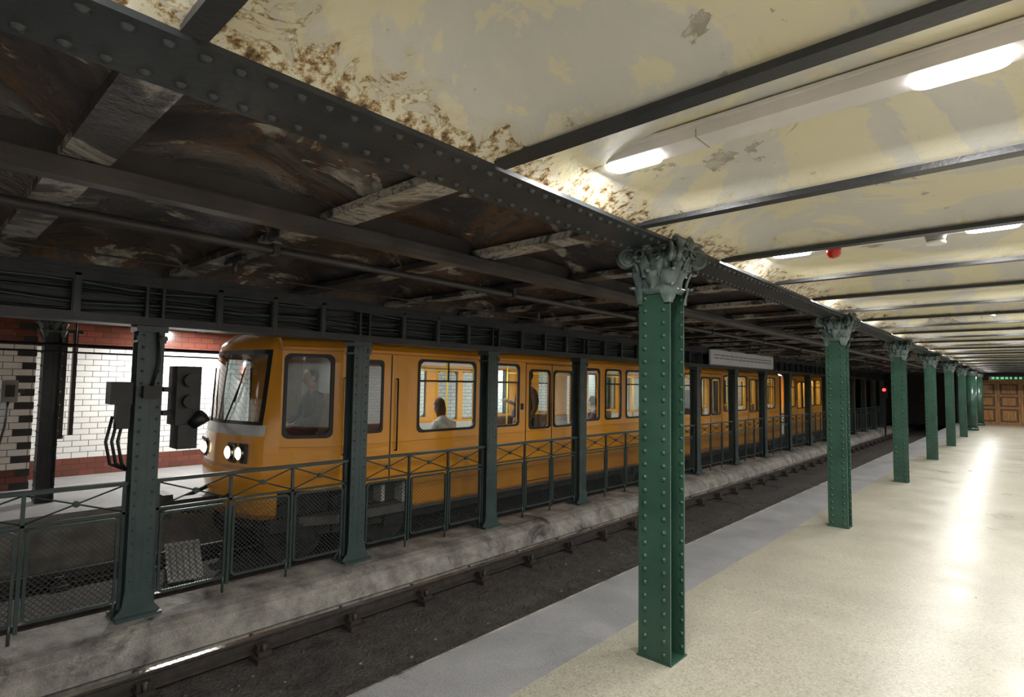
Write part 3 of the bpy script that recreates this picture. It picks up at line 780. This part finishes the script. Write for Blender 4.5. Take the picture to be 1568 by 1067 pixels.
mb.box(CX-.7,CX+.7,2.9,3.0,-.15,.1,'under')
mb.box(CX-1.05,CX+1.05,4.22,4.27,.1,2.1,'inside'); mb.box(CX-.76,CX+.76,2.9,4.22,.34,.40,'train_floor')
mb.box(CX-.68,CX+.68,2.90,3.04,.4,1.06,'black'); mb.box(CX-.3,CX+.3,3.02,3.1,.96,1.06,'grey_plastic')
mb.box(CX+.05,CX+.5,3.45,3.9,.8,.88,'seat'); mb.box(CX+.05,CX+.5,3.86,3.94,.88,1.45,'seat'); mb.cyl((CX+.28,3.68,.4),(CX+.28,3.68,.8),.05,'black',10)
mb.box(CX-1.05,CX-.6,3.95,4.2,.4,1.9,'grey_plastic')
mb.obj('front_cab',train)
for sg in(-1,1):
    L=bpy.data.lights.new('headlamp','SPOT'); L.energy=14; L.color=(1,.9,.7); L.spot_size=1.4; L.shadow_soft_size=.06
    o=bpy.data.objects.new('headlamp',L); o.location=(CX+sg*.45,2.5,.78)
    o.rotation_euler=Vector((0,-1,-.12)).to_track_quat('-Z','Y').to_euler(); C.objects.link(o); o.parent=train
area('cab_lamp',(CX,3.6,2.05),.3,.3,2,parent=train,shape='RECTANGLE')
mb=MB(); mb.box(TXL,TX,27.2,27.3,.0,2.1,'orange'); mb.obj('rear_wall',train)
mb=MB(); R=Matrix.Rotation(-.15,3,'Z')@Matrix.Rotation(.75,3,'Y')
cx,cy,cz=-6.95,2.26,-.40
mb.box(cx-.24,cx+.24,cy-.17,cy+.17,cz-.01,cz+.01,'paper',R)
for k in range(5): mb.box(cx-.2,cx+.2,cy-.14+.06*k,cy-.125+.06*k,cz+.01,cz+.016,'grey_plastic',R,(cx,cy,cz))
mb.box(cx-.24,cx-.02,cy-.12,cy+.12,BED,BED+.16,'under')
mb.obj('cover_plate')
mb=MB()
for k in range(20): mb.box(-6.15,-5.95,.5+.05*k,.52+.05*k,-.63,-.615,'steel')
mb.box(-6.17,-5.93,.45,1.55,BED,-.63,'rust'); mb.obj('drain_grate')
# ---------------------------------------------------------------- people
def person(name,base,rotz,pose,top,bottom,hair,female=False,scale=1.0):
    J={}
    if pose=='stand':
        J=dict(pel=(0,0,.94),spi=(0,.0,1.12),che=(0,-.01,1.32),nek=(0,0,1.47),hd=(0,.01,1.55))
        for s,n in((-1,'L'),(1,'R')):
            J['hip'+n]=(s*.09,0,.88);J['kne'+n]=(s*.10,.02,.49);J['ank'+n]=(s*.10,-.02,.09);J['toe'+n]=(s*.12,.13,.035)
            J['sho'+n]=(s*.175,-.01,1.40)
        J['elbL']=(-.22,-.03,1.12);J['wriL']=(-.20,.10,.90);J['elbR']=(.24,.06,1.15);J['wriR']=(.16,.28,1.22)
    else:
        lean=.08 if pose=='phone' else 0
        J=dict(pel=(0,0,.08),spi=(0,-.01+lean*.2,.26),che=(0,-.02+lean,.46),nek=(0,lean*1.5,.60),hd=(0,.02+lean*2,.68))
        for s,n in((-1,'L'),(1,'R')):
            J['hip'+n]=(s*.09,.05,.06);J['kne'+n]=(s*.11,.44,.10);J['ank'+n]=(s*.11,.42,-.33);J['toe'+n]=(s*.12,.57,-.385)
            J['sho'+n]=(s*.17,-.02+lean,.53);J['elb'+n]=(s*.22,.06+lean,.28);J['wri'+n]=(s*.10,.28,.26 if pose=='phone' else .18)
    rad=dict(pel=(.15,.11),spi=(.135,.10),che=(.155,.11),nek=(.058,.058),hd=(.055,.055),hip=(.085,.085),kne=(.058,.058),ank=(.042,.042),toe=(.035,.03),sho=(.06,.06),elb=(.045,.045),wri=(.03,.03))
    E=[('pel','spi','t'),('spi','che','t'),('che','nek','t'),('nek','hd','s')]
    for n in'LR': E+=[('pel','hip'+n,'b'),('hip'+n,'kne'+n,'b'),('kne'+n,'ank'+n,'b'),('ank'+n,'toe'+n,'k'),('che','sho'+n,'t'),('sho'+n,'elb'+n,'t'),('elb'+n,'wri'+n,'t')]
    names=list(J.keys()); me=bpy.data.meshes.new('skel'); me.from_pydata([J[n] for n in names],[(names.index(a),names.index(b)) for a,b,c in E],[])
    ob=bpy.data.objects.new('skel',me); C.objects.link(ob)
    bm=bmesh.new(); bm.from_mesh(me); sl=bm.verts.layers.skin.verify(); bm.verts.ensure_lookup_table()
    for i,n in enumerate(names):
        k=n if n in rad else n[:3]; bm.verts[i][sl].radius=rad[k]; bm.verts[i][sl].use_root=(n=='pel')
    bm.to_mesh(me); bm.free()
    ob.modifiers.new('Skin','SKIN').use_smooth_shade=True
    sb=ob.modifiers.new('Sub','SUBSURF'); sb.levels=2; sb.render_levels=2
    dg=bpy.context.evaluated_depsgraph_get(); ev=ob.evaluated_get(dg); nm=bpy.data.meshes.new_from_object(ev)
    mb=MB(); mats={'t':top,'b':bottom,'s':M['skin'],'k':M['black']}
    off=mb.add([v.co for v in nm.vertices])
    segs=[(Vector(J[a]),Vector(J[b]),c) for a,b,c in E]
    for p in nm.polygons:
        c=p.center; best=None;bd=9
        for a,b,k in segs:
            ab=b-a; t=max(0,min(1,(c-a).dot(ab)/ab.length_squared)); d=(a+ab*t-c).length
            if d<bd: bd=d;best=k
        mb.face([off+i for i in p.vertices],mats[best],True)
    bpy.data.objects.remove(ob)
    h=Vector(J['hd'])+Vector((0,.015,.09))
    mb.sphere(h,(.076,.096,.118),'skin',18,14,lambda d:1-.10*max(0,-d.z)*(1 if d.y<0.2 else .4))
    mb.sphere(h+Vector((0,.095,-.012)),(.014,.02,.022),'skin',8,6)
    for s in(-1,1):
        mb.sphere(h+Vector((s*.077,-.005,-.005)),(.012,.02,.03),'skin',8,6)
        mb.sphere(h+Vector((s*.03,.083,.012)),(.013,.009,.009),'white',8,6); mb.sphere(h+Vector((s*.03,.0905,.012)),(.005,.004,.005),'black',6,5)
        mb.box(h.x+s*.03-.015,h.x+s*.03+.015,h.y+.082,h.y+.093,h.z+.030,h.z+.036,hair)
    mb.sphere(h+Vector((0,.083,-.052)),(.022,.01,.007),M['lip'],8,6)
    hs=Vector((0,-.018,.022)); mb.sphere(h+hs,(.085,.096,.112),hair,16,12,lambda d:1 if (d.y<.45 or d.z>.55) and d.z>-.75 else .86)
    if female: mb.sphere(h+Vector((0,-.06,-.06)),(.085,.055,.15),hair,12,10)
    for n,s in(('L',-1),('R',1)):
        w=Vector(J['wri'+n]); e=Vector(J['elb'+n]); d=(w-e).normalized(); sd=Vector((1,0,0)); sd=(sd-d*sd.dot(d)).normalized(); up=sd.cross(d)
        mb.tube([w-d*.02,w+d*.02,w+d*.055,w+d*.09],[.024,.03,.036,.03],'skin',8)
        for k in range(4):
            o=w+d*.08+sd*(k-1.5)*.018; L=(.065,.075,.07,.055)[k]
            mb.tube([o,o+d*L*.5+up*-.004,o+d*L*.8-up*.018,o+d*L*.9-up*.034],[.0095,.009,.008,.006],'skin',6)
        o=w+d*.03-sd*s*.03; mb.tube([o,o+d*.03-sd*s*.025,o+d*.055-sd*s*.028-up*.01],[.012,.010,.007],'skin',6)
    if pose=='phone': mb.box(-.04,.04,.36,.37,.24,.38,'black')
    o=mb.obj(name); o.location=base; o.rotation_euler=(0,0,rotz); o.scale=(scale,)*3
    return o
M['lip']=pm('lips',(.4,.14,.11),(.38,.13,.1),8,.5)
brown=cloth('brown_jacket',(.16,.085,.035)); whitec=cloth('white_sweater',(.7,.7,.68)); navy=cloth('navy_coat',(.03,.04,.09)); greyc=cloth('grey_coat',(.12,.12,.13)); jeans=cloth('blue_jeans',(.06,.09,.17)); blk=cloth('black_trousers',(.02,.02,.022)); blue=cloth('blue_shirt',(.12,.2,.42))
hd=cloth('dark_hair',(.03,.02,.015)); hb=cloth('brown_hair',(.12,.06,.03))
person('standing_passenger',(-6.35,7.35,FLO),math.radians(160),'stand',brown,blk,hd,scale=1.03)
person('standing_passenger',(-7.2,8.3,FLO),math.radians(60),'stand',navy,jeans,hb)
sx=TX-.31
person('seated_passenger',(sx,5.45,.49),math.radians(90),'phone',whitec,jeans,hb,True)
person('seated_passenger',(TXL+.31,5.0,.49),math.radians(-90),'sit',blue,blk,hd)
person('seated_passenger',(TXL+.31,5.95,.49),math.radians(-90),'phone',whitec,blk,hb,True)
person('seated_passenger',(sx,9.45,.49),math.radians(90),'phone',greyc,blk,hd)
person('seated_passenger',(TXL+.31,9.0,.49),math.radians(-90),'sit',navy,jeans,hd)
person('standing_passenger',(-6.6,14.2,FLO),math.radians(200),'stand',greyc,blk,hd)
person('seated_passenger',(TXL+.31,15.3,.49),math.radians(-90),'sit',navy,blk,hb)
person('train_driver',(CX+.28,3.64,.88),math.radians(180),'sit',navy,blk,hd)
# ---------------------------------------------------------------- world / camera
w=bpy.data.worlds.new('World'); bpy.context.scene.world=w; w.use_nodes=True
w.node_tree.nodes['Background'].inputs[0].default_value=(.6,.65,.7,1); w.node_tree.nodes['Background'].inputs[1].default_value=.05
f=860/1568*1800
th=math.atan(788/860); pt=math.atan(53/860); ro=.0158
fwd=Vector((-sin(th)*cos(pt),cos(th)*cos(pt),sin(pt))); rt=Vector((cos(th),sin(th),0)); up=rt.cross(fwd)
r2=rt*cos(ro)+up*sin(ro); u2=up*cos(ro)-rt*sin(ro)
cam=bpy.data.cameras.new('camera'); cam.lens=36*f/1800; cam.sensor_width=36; cam.clip_start=.05
co=bpy.data.objects.new('camera',cam); C.objects.link(co)
mt=Matrix((r2,u2,-fwd)).transposed().to_4x4(); mt.translation=Vector((0,0,EYE)); co.matrix_world=mt
bpy.context.scene.camera=co
bpy.context.scene.view_settings.view_transform='Standard'
bpy.context.scene.view_settings.look='None'
